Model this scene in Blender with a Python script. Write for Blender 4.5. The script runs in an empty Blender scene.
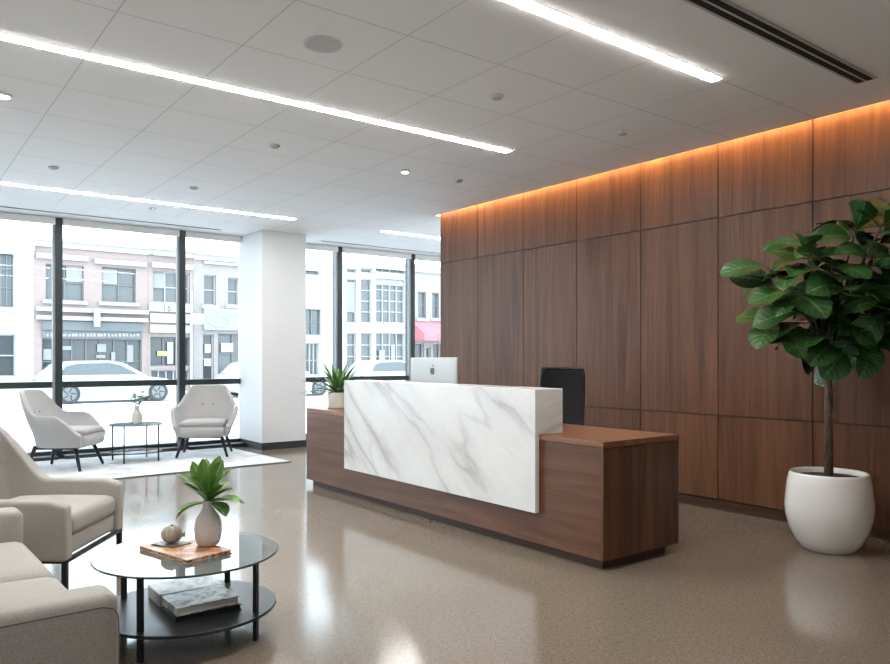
import bpy, bmesh, math, random
from mathutils import Vector, Matrix
random.seed(7)
C = bpy.context.scene.collection
PI = math.pi
R = math.radians

# ------------------------------------------------------------------ helpers
def lk(name, bm, mats, parent=None, smooth=False, bevel=0, seg=2, loc=None, rz=0, sub=0):
    me = bpy.data.meshes.new(name)
    bmesh.ops.recalc_face_normals(bm, faces=bm.faces[:])
    bm.to_mesh(me); bm.free()
    for m in (mats if isinstance(mats, (list, tuple)) else [mats]):
        me.materials.append(m)
    if smooth:
        for p in me.polygons: p.use_smooth = True
    o = bpy.data.objects.new(name, me); C.objects.link(o)
    if parent: o.parent = parent
    if loc: o.location = loc
    o.rotation_euler = (0, 0, rz)
    if bevel:
        b = o.modifiers.new('bevel', 'BEVEL'); b.width = bevel; b.segments = seg
        b.limit_method = 'ANGLE'; b.angle_limit = R(40)
    if sub:
        s = o.modifiers.new('sub', 'SUBSURF'); s.levels = sub; s.render_levels = sub
    return o

def empty(name, loc=(0, 0, 0), rz=0):
    o = bpy.data.objects.new(name, None); C.objects.link(o)
    o.location = loc; o.rotation_euler = (0, 0, rz); o.empty_display_size = .1
    return o

def tag(o, label, cat, group=None, kind=None):
    o['label'] = label; o['category'] = cat
    if group: o['group'] = group
    if kind: o['kind'] = kind
    return o

def struct(o, label=None):
    o['kind'] = 'structure'
    if label: o['label'] = label
    return o

def box(bm, x0, x1, y0, y1, z0, z1, mi=0, M=None):
    vs = [bm.verts.new((x, y, z)) for x in (x0, x1) for y in (y0, y1) for z in (z0, z1)]
    if M is not None:
        for v in vs: v.co = M @ v.co
    for q in ((0, 1, 3, 2), (4, 6, 7, 5), (0, 4, 5, 1), (2, 3, 7, 6), (0, 2, 6, 4), (1, 5, 7, 3)):
        f = bm.faces.new([vs[i] for i in q]); f.material_index = mi
    return vs

def bxm(*a, **k):
    bm = bmesh.new(); box(bm, *a, **k); return bm

def lathe(bm, prof, n=32, c=(0, 0, 0), mi=0, cap=True, wob=None):
    rings = []
    for r, z in prof:
        ring = []
        for i in range(n):
            a = 2 * PI * i / n
            rr = r * (wob(a, z) if wob else 1)
            ring.append(bm.verts.new((c[0] + rr * math.cos(a), c[1] + rr * math.sin(a), c[2] + z)))
        rings.append(ring)
    for a, b in zip(rings, rings[1:]):
        for i in range(n):
            f = bm.faces.new((a[i], a[(i + 1) % n], b[(i + 1) % n], b[i])); f.material_index = mi
    if cap:
        f = bm.faces.new(rings[0]); f.material_index = mi
        f = bm.faces.new(rings[-1]); f.material_index = mi

def tube(bm, pts, rad, n=8, mi=0):
    pts = [Vector(p) for p in pts]
    rads = rad if isinstance(rad, (list, tuple)) else [rad] * len(pts)
    rings = []
    for i, p in enumerate(pts):
        t = (pts[min(i + 1, len(pts) - 1)] - pts[max(i - 1, 0)]).normalized()
        ref = Vector((0, 0, 1)) if abs(t.z) < .9 else Vector((1, 0, 0))
        u = t.cross(ref).normalized(); w = t.cross(u)
        rings.append([bm.verts.new(p + rads[i] * (math.cos(2 * PI * k / n) * u + math.sin(2 * PI * k / n) * w)) for k in range(n)])
    for a, b in zip(rings, rings[1:]):
        for k in range(n):
            f = bm.faces.new((a[k], a[(k + 1) % n], b[(k + 1) % n], b[k])); f.material_index = mi
    for r in (rings[0], rings[-1]):
        f = bm.faces.new(r); f.material_index = mi

def rbox(bm, cx, cy, cz, w, d, h, r, crown=0, n=12, front_tilt=0, mi=0):
    """soft rounded box, optionally crowned on top"""
    verts = {}
    def V(i, j, k):
        key = (i, j, k)
        if key not in verts:
            p = []
            for a, s in ((i, w), (j, d), (k, h)):
                t = a / n * 2 - 1
                # denser towards the edges
                t = math.sin(t * PI / 2)
                p.append(t * s / 2)
            q = [max(-(s / 2 - r), min(s / 2 - r, v)) for v, s in zip(p, (w, d, h))]
            dv = Vector(p) - Vector(q)
            if dv.length > 1e-9: dv = dv.normalized() * r
            o = Vector(q) + dv
            fx = max(0, 1 - (2 * o.x / w) ** 2); fy = max(0, 1 - (2 * o.y / d) ** 2)
            o.z += crown * (fx * fy) ** .6 * (o.z / (h / 2))
            o.z += front_tilt * o.y
            verts[key] = bm.verts.new((cx + o.x, cy + o.y, cz + o.z))
        return verts[key]
    for a in range(n):
        for b in range(n):
            for s in (0, n):
                for fn in (lambda x, y: V(x, y, s), lambda x, y: V(x, s, y), lambda x, y: V(s, x, y)):
                    f = bm.faces.new((fn(a, b), fn(a + 1, b), fn(a + 1, b + 1), fn(a, b + 1))); f.material_index = mi

def copy_tree(o, parent=None):
    c = o.copy(); C.objects.link(c)
    if parent: c.parent = parent
    for ch in list(o.children): copy_tree(ch, c)
    return c

# ------------------------------------------------------------------ materials
def mat(name, col=(.8, .8, .8), rough=.5, metal=0, spec=.5, coat=0, emit=None, es=0):
    m = bpy.data.materials.new(name); m.use_nodes = True
    b = m.node_tree.nodes['Principled BSDF']
    b.inputs['Base Color'].default_value = (*col, 1); b.inputs['Roughness'].default_value = rough
    b.inputs['Metallic'].default_value = metal; b.inputs['Specular IOR Level'].default_value = spec
    b.inputs['Coat Weight'].default_value = coat
    if emit:
        b.inputs['Emission Color'].default_value = (*emit, 1); b.inputs['Emission Strength'].default_value = es
    return m

def nt(m): return m.node_tree.nodes, m.node_tree.links, m.node_tree.nodes['Principled BSDF']

def coords(N, L, scale, kind='Object', rot=(0, 0, 0)):
    tc = N.new('ShaderNodeTexCoord'); mp = N.new('ShaderNodeMapping')
    mp.inputs['Scale'].default_value = scale; mp.inputs['Rotation'].default_value = rot
    L.new(tc.outputs[kind], mp.inputs['Vector']); return mp.outputs['Vector']

def noise(N, L, vec, scale, detail=4, rough=.6, dist=0):
    n = N.new('ShaderNodeTexNoise'); n.inputs['Scale'].default_value = scale
    n.inputs['Detail'].default_value = detail; n.inputs['Roughness'].default_value = rough
    n.inputs['Distortion'].default_value = dist
    if vec is not None: L.new(vec, n.inputs['Vector'])
    return n.outputs['Fac']

def ramp(N, L, fac, stops):
    r = N.new('ShaderNodeValToRGB'); e = r.color_ramp.elements
    while len(e) < len(stops): e.new(.5)
    for el, (p, c) in zip(e, stops):
        el.position = p; el.color = (*c, 1) if len(c) == 3 else c
    L.new(fac, r.inputs['Fac']); return r.outputs['Color']

def mixc(N, L, fac, a, b, mode='MIX'):
    x = N.new('ShaderNodeMix'); x.data_type = 'RGBA'; x.blend_type = mode
    for s, v in ((0, fac), (6, a), (7, b)):
        if isinstance(v, (int, float)): x.inputs[s].default_value = v
        elif isinstance(v, tuple): x.inputs[s].default_value = (*v, 1)
        else: L.new(v, x.inputs[s])
    return x.outputs[2]

def bump(N, L, b, h, strength, dist=.01):
    n = N.new('ShaderNodeBump'); n.inputs['Strength'].default_value = strength; n.inputs['Distance'].default_value = dist
    L.new(h, n.inputs['Height']); L.new(n.outputs['Normal'], b.inputs['Normal'])

def wood(name, grain, light, dark, rough=.4, strip=None, k=1):
    """walnut veneer; grain = axis 0/1/2 along which the fibres run"""
    m = mat(name, rough=rough, spec=.3); N, L, b = nt(m)
    s = [9.0 * k, 9.0 * k, 9.0 * k]; s[grain] = .55 * k
    v = coords(N, L, tuple(s))
    geo = N.new('ShaderNodeNewGeometry')
    add = N.new('ShaderNodeVectorMath'); add.operation = 'ADD'; L.new(v, add.inputs[0])
    sc = N.new('ShaderNodeVectorMath'); sc.operation = 'SCALE'; sc.inputs['Scale'].default_value = 37
    cx = N.new('ShaderNodeCombineXYZ')
    for i in range(3): L.new(geo.outputs['Random Per Island'], cx.inputs[i])
    L.new(cx.outputs[0], sc.inputs[0]); L.new(sc.outputs[0], add.inputs[1])
    v = add.outputs[0]
    n1 = noise(N, L, v, 1.0, 5, .6, 1.2)
    s2 = [95.0, 95.0, 95.0]; s2[grain] = 2.5
    n2 = noise(N, L, coords(N, L, tuple(s2)), 1.0, 3, .7)
    c1 = ramp(N, L, n1, [(.32, dark), (.52, tuple((a + c) / 2 for a, c in zip(light, dark))), (.72, light)])
    c2 = ramp(N, L, n2, [(.3, (.72, .70, .68)), (.65, (1, 1, 1))])
    c = mixc(N, L, .75, c1, c2, 'MULTIPLY')
    pr = ramp(N, L, geo.outputs['Random Per Island'], [(0, (.86, .85, .84)), (1, (1.0, 1.0, 1.0))])
    c = mixc(N, L, 1.0, c, pr, 'MULTIPLY')
    if strip:
        w = N.new('ShaderNodeTexNoise'); w.noise_dimensions = '3D'; w.inputs['Detail'].default_value = 1
        w.inputs['Scale'].default_value = 1
        ss = [strip, strip, strip]; ss[grain] = 0.02
        L.new(coords(N, L, tuple(ss)), w.inputs['Vector'])
        sr = ramp(N, L, w.outputs['Fac'], [(.38, (.62, .58, .55)), (.5, (.9, .9, .9)), (.62, (1.0, .99, .97))])
        c = mixc(N, L, .9, c, sr, 'MULTIPLY')
    L.new(c, b.inputs['Base Color'])
    bump(N, L, b, n2, .06, .002)
    return m

def fabric(name, col, col2, sc=300):
    m = mat(name, col, .92, spec=.15); N, L, b = nt(m)
    v = coords(N, L, (1, 1, 1))
    n1 = noise(N, L, v, sc, 2, .8); n2 = noise(N, L, v, 4, 3)
    c = ramp(N, L, n1, [(.35, col2), (.65, col)])
    L.new(mixc(N, L, .25, c, ramp(N, L, n2, [(.3, (.8, .8, .8)), (.7, (1, 1, 1))]), 'MULTIPLY'), b.inputs['Base Color'])
    b.inputs['Sheen Weight'].default_value = .15
    bump(N, L, b, n1, .25, .002)
    return m

def glass(name, tint=(.93, .97, .96), ior=1.45, rough=0.0, frost=0):
    m = bpy.data.materials.new(name); m.use_nodes = True
    N, L = m.node_tree.nodes, m.node_tree.links; N.clear()
    o = N.new('ShaderNodeOutputMaterial'); mx = N.new('ShaderNodeMixShader'); f = N.new('ShaderNodeFresnel')
    f.inputs['IOR'].default_value = ior
    t = N.new('ShaderNodeBsdfTransparent'); t.inputs['Color'].default_value = (*tint, 1)
    g = N.new('ShaderNodeBsdfGlossy'); g.inputs['Roughness'].default_value = rough
    L.new(f.outputs[0], mx.inputs[0]); L.new(t.outputs[0], mx.inputs[1]); L.new(g.outputs[0], mx.inputs[2])
    if frost:
        df = N.new('ShaderNodeBsdfDiffuse'); df.inputs['Color'].default_value = (.75, .84, .82, 1)
        m2 = N.new('ShaderNodeMixShader'); m2.inputs[0].default_value = frost
        L.new(t.outputs[0], m2.inputs[1]); L.new(df.outputs[0], m2.inputs[2]); L.new(m2.outputs[0], mx.inputs[1])
    L.new(mx.outputs[0], o.inputs['Surface'])
    return m

def leafmat(name, top, top2, sc=6):
    m = mat(name, top, .38, spec=.5); N, L, b = nt(m)
    v = coords(N, L, (1, 1, 1))
    n = noise(N, L, v, sc, 2)
    geo = N.new('ShaderNodeNewGeometry')
    c = mixc(N, L, geo.outputs['Random Per Island'], top, top2)
    uv = N.new('ShaderNodeUVMap'); uv.uv_map = 'UVMap'
    sep = N.new('ShaderNodeSeparateXYZ'); L.new(uv.outputs[0], sep.inputs[0])
    # |u-.5| : midrib ; chevron side veins
    a = N.new('ShaderNodeMath'); a.operation = 'SUBTRACT'; a.inputs[1].default_value = .5; L.new(sep.outputs[0], a.inputs[0])
    ab = N.new('ShaderNodeMath'); ab.operation = 'ABSOLUTE'; L.new(a.outputs[0], ab.inputs[0])
    m1 = N.new('ShaderNodeMath'); m1.operation = 'MULTIPLY_ADD'; m1.inputs[1].default_value = -.45
    L.new(ab.outputs[0], m1.inputs[0]); L.new(sep.outputs[1], m1.inputs[2])
    m2 = N.new('ShaderNodeMath'); m2.operation = 'MULTIPLY'; m2.inputs[1].default_value = 50; L.new(m1.outputs[0], m2.inputs[0])
    sn = N.new('ShaderNodeMath'); sn.operation = 'SINE'; L.new(m2.outputs[0], sn.inputs[0])
    side = ramp(N, L, sn.outputs[0], [(.86, (0, 0, 0)), (1, (.35, .35, .35))])
    mid = ramp(N, L, ab.outputs[0], [(.02, (.8, .8, .8)), (.05, (0, 0, 0))])
    vein = mixc(N, L, 1.0, side, mid, 'LIGHTEN')
    vc = tuple(min(1, x * 1.7 + .03) for x in top2)
    c = mixc(N, L, vein, c, vc)
    L.new(mixc(N, L, .4, c, ramp(N, L, n, [(.3, (.7, .7, .7)), (.7, (1, 1, 1))]), 'MULTIPLY'), b.inputs['Base Color'])
    b.inputs['Subsurface Weight'].default_value = 0
    bump(N, L, b, sn.outputs[0], .25, .003)
    return m

WALN_L, WALN_D = (.205, .092, .048), (.095, .040, .021)
M = {}
M['wall_wood'] = wood('walnut_wall', 2, (.205, .092, .048), (.098, .041, .022), .42)
M['desk_front'] = wood('walnut_horizontal', 1, WALN_L, WALN_D, .38)
M['desk_end'] = wood('walnut_vertical', 2, (.245, .115, .06), (.10, .043, .022), .38, strip=7)
M['desk_top'] = wood('walnut_desktop', 1, (.34, .165, .09), (.20, .092, .048), .30)
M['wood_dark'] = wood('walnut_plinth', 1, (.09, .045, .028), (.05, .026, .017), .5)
M['white'] = mat('white_paint', (.74, .75, .76), .7)
M['white_metal'] = mat('white_metal', (.78, .79, .79), .45)
M['black'] = mat('black_metal', (.018, .019, .021), .42, .3)
M['dark_frame'] = mat('dark_window_frame', (.035, .045, .048), .4, .4)
M['silver'] = mat('satin_silver', (.26, .28, .29), .5, .2)
M['base'] = mat('charcoal_base', (.03, .032, .034), .5)
M['light'] = mat('light_diffuser', (.9, .9, .9), .5, emit=(1, .975, .94), es=40)
M['down'] = mat('downlight_lens', (.9, .9, .9), .5, emit=(1, .98, .95), es=3)
M['led'] = mat('amber_led', (.9, .6, .3), .5, emit=(1.0, .60, .235), es=70)
M['dev'] = mat('grey_plastic', (.66, .66, .655), .6)
M['dev_dark'] = mat('dark_grille', (.48, .48, .48), .6)
M['slot'] = mat('slot_black', (.008, .008, .008), .8)
M['glass'] = glass('window_glass', (.93, .96, .96), 1.3)
M['table_glass'] = glass('table_glass', (.90, .955, .94), 1.75, frost=.16)
M['glass_edge'] = mat('glass_edge', (.02, .05, .05), .15)
M['pot'] = mat('white_glazed_pot', (.80, .79, .77), .16, coat=.3)
M['soil'] = mat('soil', (.035, .025, .018), .95)
M['cream_pot'] = mat('cream_pot', (.72, .68, .62), .5)
M['ceramic'] = mat('matt_ceramic', (.62, .58, .54), .75)
M['alu'] = mat('aluminium', (.46, .47, .475), .4, .2)
M['screen'] = mat('screen', (.01, .01, .012), .1)
M['logo'] = mat('logo_black', (.006, .006, .007), .3)
M['mesh_black'] = mat('chair_mesh', (.006, .006, .007), .8)
M['plastic_black'] = mat('chair_plastic', (.012, .012, .013), .4)
M['beige'] = fabric('beige_fabric', (.46, .44, .405), (.31, .295, .27))
M['grey_fab'] = fabric('pale_grey_fabric', (.46, .455, .45), (.37, .365, .36))
M['grey_fab_dark'] = fabric('grey_seam_fabric', (.25, .245, .24), (.2, .195, .19))
M['leaf'] = leafmat('fig_leaf', (.014, .050, .010), (.038, .115, .022))
M['leaf2'] = leafmat('bright_leaf', (.05, .155, .035), (.19, .36, .075), 20)
M['leaf3'] = leafmat('desk_leaf', (.04, .13, .035), (.15, .30, .09), 20)
M['leaf4'] = leafmat('sage_leaf', (.13, .22, .13), (.25, .34, .22), 20)
M['bark'] = mat('bark', (.085, .055, .038), .85)
N, L, b = nt(M['bark'])
nn = noise(N, L, coords(N, L, (1, 1, .2)), 60, 4)
L.new(ramp(N, L, nn, [(.3, (.045, .03, .02)), (.7, (.14, .095, .065))]), b.inputs['Base Color']); bump(N, L, b, nn, .5)
N, L, b = nt(M['ceramic'])
nn = noise(N, L, coords(N, L, (1, 1, 1)), 120, 3)
L.new(ramp(N, L, nn, [(.3, (.57, .53, .49)), (.7, (.66, .62, .58))]), b.inputs['Base Color']); bump(N, L, b, nn, .2, .002)

# polished speckled concrete floor
m = M['floor'] = mat('polished_floor', (.3, .26, .21), .13, spec=.6, coat=.0); N, L, b = nt(m)
v = coords(N, L, (1, 1, 1))
a = noise(N, L, v, .8, 4, .6); s1 = noise(N, L, v, 95, 3, .75); s2 = noise(N, L, v, 38, 2, .5)
c = ramp(N, L, s1, [(.30, (.10, .075, .053)), (.46, (.215, .175, .132)), (.62, (.25, .207, .158)), (.74, (.42, .36, .285))])
c = mixc(N, L, .6, c, ramp(N, L, s2, [(.35, (.80, .78, .76)), (.6, (1, 1, 1))]), 'MULTIPLY')
c = mixc(N, L, .6, c, ramp(N, L, a, [(.3, (.86, .85, .84)), (.7, (1, 1, 1))]), 'MULTIPLY')
L.new(c, b.inputs['Base Color'])
L.new(ramp(N, L, a, [(.3, (.10, .10, .10)), (.7, (.17, .17, .17))]), b.inputs['Roughness'])

# ceiling tiles : fine dark joints every .685 m
m = M['ceiling'] = mat('ceiling_tile', (.88, .88, .88), .85, spec=.2); N, L, b = nt(m)
tc = N.new('ShaderNodeTexCoord'); sep = N.new('ShaderNodeSeparateXYZ'); L.new(tc.outputs['Object'], sep.inputs[0])
def joint(out, off, w=.006):
    p = N.new('ShaderNodeMath'); p.operation = 'ADD'; p.inputs[1].default_value = -off + .685 * 40; L.new(out, p.inputs[0])
    q = N.new('ShaderNodeMath'); q.operation = 'MODULO'; q.inputs[1].default_value = .685; L.new(p.outputs[0], q.inputs[0])
    r = N.new('ShaderNodeMath'); r.operation = 'LESS_THAN'; r.inputs[1].default_value = w; L.new(q.outputs[0], r.inputs[0])
    return r.outputs[0]
jx = joint(sep.outputs[0], 1.0); jy = joint(sep.outputs[1], 2.76, .007)
mx = N.new('ShaderNodeMath'); mx.operation = 'MAXIMUM'; L.new(jx, mx.inputs[0]); L.new(jy, mx.inputs[1])
gt = N.new('ShaderNodeMath'); gt.operation = 'GREATER_THAN'; gt.inputs[1].default_value = 2.7; L.new(sep.outputs[1], gt.inputs[0])
lt = N.new('ShaderNodeMath'); lt.operation = 'LESS_THAN'; lt.inputs[1].default_value = 9.8; L.new(sep.outputs[1], lt.inputs[0])
ml = N.new('ShaderNodeMath'); ml.operation = 'MULTIPLY'; L.new(gt.outputs[0], ml.inputs[0]); L.new(lt.outputs[0], ml.inputs[1])
ml2 = N.new('ShaderNodeMath'); ml2.operation = 'MULTIPLY'; L.new(ml.outputs[0], ml2.inputs[0]); L.new(mx.outputs[0], ml2.inputs[1])
nn = noise(N, L, tc.outputs['Object'], 220, 2)
cb = ramp(N, L, nn, [(.3, (.87, .87, .87)), (.7, (.92, .92, .92))])
L.new(mixc(N, L, ml2.outputs[0], cb, (.58, .58, .58)), b.inputs['Base Color'])

# marble with diagonal grey veins
m = M['marble'] = mat('white_marble', (.85, .85, .84), .22, spec=.5); N, L, b = nt(m)
v = coords(N, L, (1, 1, 1))
def dot(vec, w):
    d = N.new('ShaderNodeVectorMath'); d.operation = 'DOT_PRODUCT'; d.inputs[1].default_value = w; L.new(vec, d.inputs[0]); return d.outputs['Value']
def veins(across, along, dist, w, seed):
    # veins run down to the right across the front face: u along them, t across
    cb_ = N.new('ShaderNodeCombineXYZ')
    L.new(dot(v, (across * .25, across * .60, -across * .80)), cb_.inputs[0]); L.new(dot(v, (0, along * .8, along * .6)), cb_.inputs[1])
    cb_.inputs[2].default_value = seed
    n = N.new('ShaderNodeTexNoise'); n.inputs['Scale'].default_value = 1; n.inputs['Detail'].default_value = 6
    n.inputs['Roughness'].default_value = .48; n.inputs['Distortion'].default_value = dist
    L.new(cb_.outputs[0], n.inputs['Vector'])
    s = N.new('ShaderNodeMath'); s.operation = 'SUBTRACT'; s.inputs[1].default_value = .5; L.new(n.outputs['Fac'], s.inputs[0])
    ab = N.new('ShaderNodeMath'); ab.operation = 'ABSOLUTE'; L.new(s.outputs[0], ab.inputs[0])
    return ramp(N, L, ab.outputs[0], [(0, (1, 1, 1)), (w, (.3, .3, .3)), (w * 4, (0, 0, 0))])
v1 = veins(1.5, .30, .12, .015, 3.1)
v2 = veins(4.0, .6, .25, .012, 8.4)
mask = ramp(N, L, noise(N, L, v, 1.3, 2), [(.45, (0, 0, 0)), (.62, (1, 1, 1))])
v2m = mixc(N, L, 1.0, v2, mask, 'MULTIPLY')
mask1 = ramp(N, L, noise(N, L, coords(N, L, (1, .9, .6)), 1.2, 1), [(.40, (.12, .12, .12)), (.56, (1, 1, 1))])
v1 = mixc(N, L, 1.0, v1, mask1, 'MULTIPLY')
cloud = ramp(N, L, noise(N, L, v, 2.2, 4), [(.3, (.68, .68, .675)), (.65, (.75, .75, .74))])
c = mixc(N, L, mixc(N, L, 1.0, v1, (.75, .75, .75), 'MULTIPLY'), cloud, (.36, .35, .34))
c = mixc(N, L, mixc(N, L, 1.0, v2m, (.35, .35, .35), 'MULTIPLY'), c, (.42, .41, .40))
L.new(c, b.inputs['Base Color'])

# rug
m = M['rug'] = mat('pale_rug', (.7, .7, .7), .95, spec=.1); N, L, b = nt(m)
v = coords(N, L, (1, 1, 1)); n1 = noise(N, L, v, 2.2, 6, .7, .6); n2 = noise(N, L, v, 240, 2)
L.new(mixc(N, L, .4, ramp(N, L, n1, [(.35, (.50, .51, .52)), (.55, (.72, .73, .74))]), ramp(N, L, n2, [(.3, (.7, .7, .7)), (.7, (1, 1, 1))]), 'MULTIPLY'), b.inputs['Base Color'])
bump(N, L, b, n2, .4, .004)
M['rug_edge'] = mat('rug_binding', (.12, .13, .14), .9)

# ------------------------------------------------------------------ setting
ZC = 3.11          # ceiling height
XW, YW = 5.72, 10.75
XL, YB, XR = -6.0, -3.5, 8.95
struct(lk('floor', bxm(XL - .2, XR + .2, YB - .2, YW + .02, -.12, 0), M['floor']))
bm = bmesh.new()
box(bm, XL - .2, 5.50, YB - .2, YW + .1, ZC, ZC + .03)
box(bm, 5.50, 5.65, YB - .2, YW + .1, ZC, ZC + .010)
box(bm, 5.65, XR + .2, 7.60, YW + .1, ZC, ZC + .03)
struct(lk('ceiling', bm, M['ceiling']))
# recessed cove above the timber wall
bm = bmesh.new()
box(bm, 5.40, 5.98, YB - .2, 7.60, ZC + .22, ZC + .26)
box(bm, 5.40, 5.44, YB - .2, 7.60, ZC + .03, ZC + .22)
box(bm, 5.66, 5.98, 7.60, 7.64, ZC + .0301, ZC + .26)
struct(lk('trim_1', bm, M['white']))
bm = bmesh.new(); box(bm, 5.612, 5.632, YB, 7.57, ZC + .185, ZC + .205)
o = lk('cove_light', bm, M['led'])
tag(o, 'amber LED cove strip glowing along the top of the walnut wall', 'light strip')

# timber wall: panels with shadow gaps over a dark backing
bm = bmesh.new()
box(bm, XW + .02, XW + .2, YB - .2, 7.56, 0, ZC + .22, 1)
ys = [7.57] + [6.835] + [6.05, 5.255, 4.45, 3.64, 2.83, 2.02, 1.21, .40, -.41, -1.22, -2.03, -2.84, -3.7]
zs = [.09, .81, 2.50, ZC + .2]
g = .0045
for y1, y0 in zip(ys, ys[1:]):
    for z0, z1 in zip(zs, zs[1:]):
        box(bm, XW, XW + .02, y0 + g, y1 - g, z0 + g, z1 - g, 0)
box(bm, XW - .0, XW + .2, 7.561, 7.575, .09, ZC + .2, 0)
struct(lk('wall_right', bm, [M['wall_wood'], M['base']]))
struct(lk('baseboard_right', bxm(XW + .012, XW + .0199, YB, 7.55, 0, .085), M['wood_dark']))
struct(lk('wall_left', bxm(XL - .2, XL, YB, YW, 0, ZC), M['white']))
struct(lk('wall_back', bxm(XL - .2, XW + .2, YB - .2, YB, 0, ZC + .2), M['white']))
struct(lk('wall_alcove', bxm(XW + .2, XR + .2, 7.3, 7.5, 0, ZC), M['white']))
struct(lk('wall_alcove_side', bxm(XR, XR + .2, 7.5, YW, 0, ZC), M['white']))

# column
bm = bxm(4.33, 5.01, 9.91, YW - .001, 0, ZC)
struct(lk('wall_column', bm, M['white']))
bm = bmesh.new(); box(bm, 4.318, 5.022, 9.898, 9.9099, 0, .10); box(bm, 4.318, 4.3299, 9.9099, 10.70, 0, .10)
box(bm, 5.0101, 5.022, 9.9099, 10.70, 0, .10)
struct(lk('baseboard_column', bm, M['base']))

# glazing
tn = 1
def mullion(x, w=.085):
    global tn
    tn += 1
    e = lk('trim_%d' % tn, bxm(x - w / 2, x + w / 2, YW - .10, YW + .08, 0, ZC), M['dark_frame'], bevel=.004)
    struct(e)
    c = lk('shade_track', bxm(x - w / 2 - .03, x - w / 2 - .0005, YW - .09, YW - .03, 0, ZC - .10), M['silver'], parent=e)
    return e
mx_left = [-5.96, -4.39, -2.82, -1.25, .31, 1.88, 3.46]
mx_right = [6.00, 7.44, 8.88]
for x in mx_left + mx_right: mullion(x)
wn = 0
def bay(x0, x1):
    global wn
    wn += 1
    e = empty('window_%d' % wn, ((x0 + x1) / 2, YW, 0)); struct(e)
    w = (x1 - x0) / 2
    def P(name, *a, mt='dark_frame', **k):
        return lk(name, bxm(*a), M[mt], parent=e, **k)
    P('transom', -w, w, -.07, .05, .915, .995, bevel=.003)
    P('bottom_rail', -w, w, -.08, .06, 0, .10, bevel=.003)
    P('sill_ledge', -w, w, -.28, -.0801, .0, .055, mt='base')
    P('upper_glass', -w, w, .0, .012, .995, ZC, mt='glass')
    P('lower_glass', -w, w, .0, .012, .10, .915, mt='glass')
    o = P('shade_cassette', -w + .002, w - .002, -.12, -.075, ZC - .095, ZC - .001, mt='white_metal', bevel=.01)
    return e
bounds = mx_left + [4.33]
for a_, b_ in zip(bounds, bounds[1:]): bay(a_ + .0425, b_ - (.0425 if b_ != 4.33 else .001))
bay(5.012, 6.00 - .0425); bay(6.00 + .0425, 7.44 - .0425); bay(7.44 + .0425, 8.88 - .0425)

# ceiling lights
def strip(x0, x1, y, label):
    e = empty('linear_ceiling_light', ((x0 + x1) / 2, y, ZC)); w = (x1 - x0) / 2
    lk('diffuser', bxm(-w, w, -.036, .036, -.007, -.001), M['light'], parent=e)
    bm = bmesh.new()
    for s in (-1, 1): box(bm, -w, w, s * .0365, s * .0415, -.004, -.001)
    for s in (-1, 1): box(bm, s * (w + .0005), s * (w + .0055), -.0415, .0415, -.004, -.001)
    lk('frame', bm, M['white_metal'], parent=e)
    tag(e, label, 'ceiling light')
    return e
strip(-2.2, 4.40, 4.84, 'longest recessed linear ceiling light crossing the upper left of the photo')
strip(.6, 4.34, 2.775, 'wide recessed linear ceiling light at top centre ending above the desk')
strip(-1.8, 4.33, 8.90, 'linear ceiling light above the armchairs nearest the left windows')
strip(5.74, 8.6, 8.97, 'short linear ceiling light by the end of the walnut wall')
strip(-5.2, -2.6, 4.87, 'unseen linear ceiling light added for brightness near the left wall in line with the longest strip')  # out of view, added to raise the light level in the room
strip(-3.4, -.4, .72, 'unseen linear ceiling light added for brightness nearest the back wall')  # unseen strip added behind the view, shortened to tune the interior brightness

def disc(x, y, r, mt, name, label, cat, lens=None):
    e = empty(name, (x, y, ZC))
    bm = bmesh.new(); lathe(bm, [(r, -.0005), (r, -.010), (r * .86, -.016)], 28, cap=True)
    lk('rim', bm, M[mt], parent=e, smooth=False)
    bm = bmesh.new(); lathe(bm, [(r * .72, -.0165), (r * .66, -.022)], 28, cap=True)
    lk('lens' if lens == 'down' else 'grille', bm, M[lens or 'dev_dark'], parent=e)
    tag(e, label, cat)
bm = bmesh.new(); lathe(bm, [(.112, -.0005), (.112, -.006), (.104, -.008)], 40)
e = empty('ceiling_speaker', (2.05, 3.84, ZC)); tag(e, 'round grey flush speaker in the ceiling between two light strips', 'speaker')
lk('rim', bm, M['dev'], parent=e)
bm = bmesh.new(); lathe(bm, [(.100, -.0085), (.098, -.0095)], 40); lk('grille', bm, mat('speaker_grille', (.56, .56, .56), .8), parent=e)
DEV = [(3.41, 3.87, .045, 'small round grey detector right of the flush ceiling speaker'),
       (4.75, 3.87, .045, 'small round grey detector close to the glowing timber wall'),
       (4.72, 5.95, .045, 'small round grey detector above the left end of the timber wall'),
       (2.70, 5.92, .045, 'small round grey detector between the two left light strips'),
       (2.68, 7.89, .045, 'faint round detector in the middle of the left ceiling, right of its twin'),
       (1.34, 7.86, .045, 'faint round detector on the left ceiling above the window mullion'),
       (2.66, 9.30, .045, 'small pale detector just beyond the far left light strip')]
for x, y, r, lb in DEV: disc(x, y, r, 'dev', 'smoke_detector', lb, 'detector')
disc(4.07, 5.96, .05, 'white_metal', 'downlight', 'lit round white downlight near the end of the long strip', 'ceiling light', 'down')
disc(.70, 5.91, .055, 'white_metal', 'downlight', 'lit round white downlight at the left edge of the ceiling', 'ceiling light', 'down')

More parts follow.
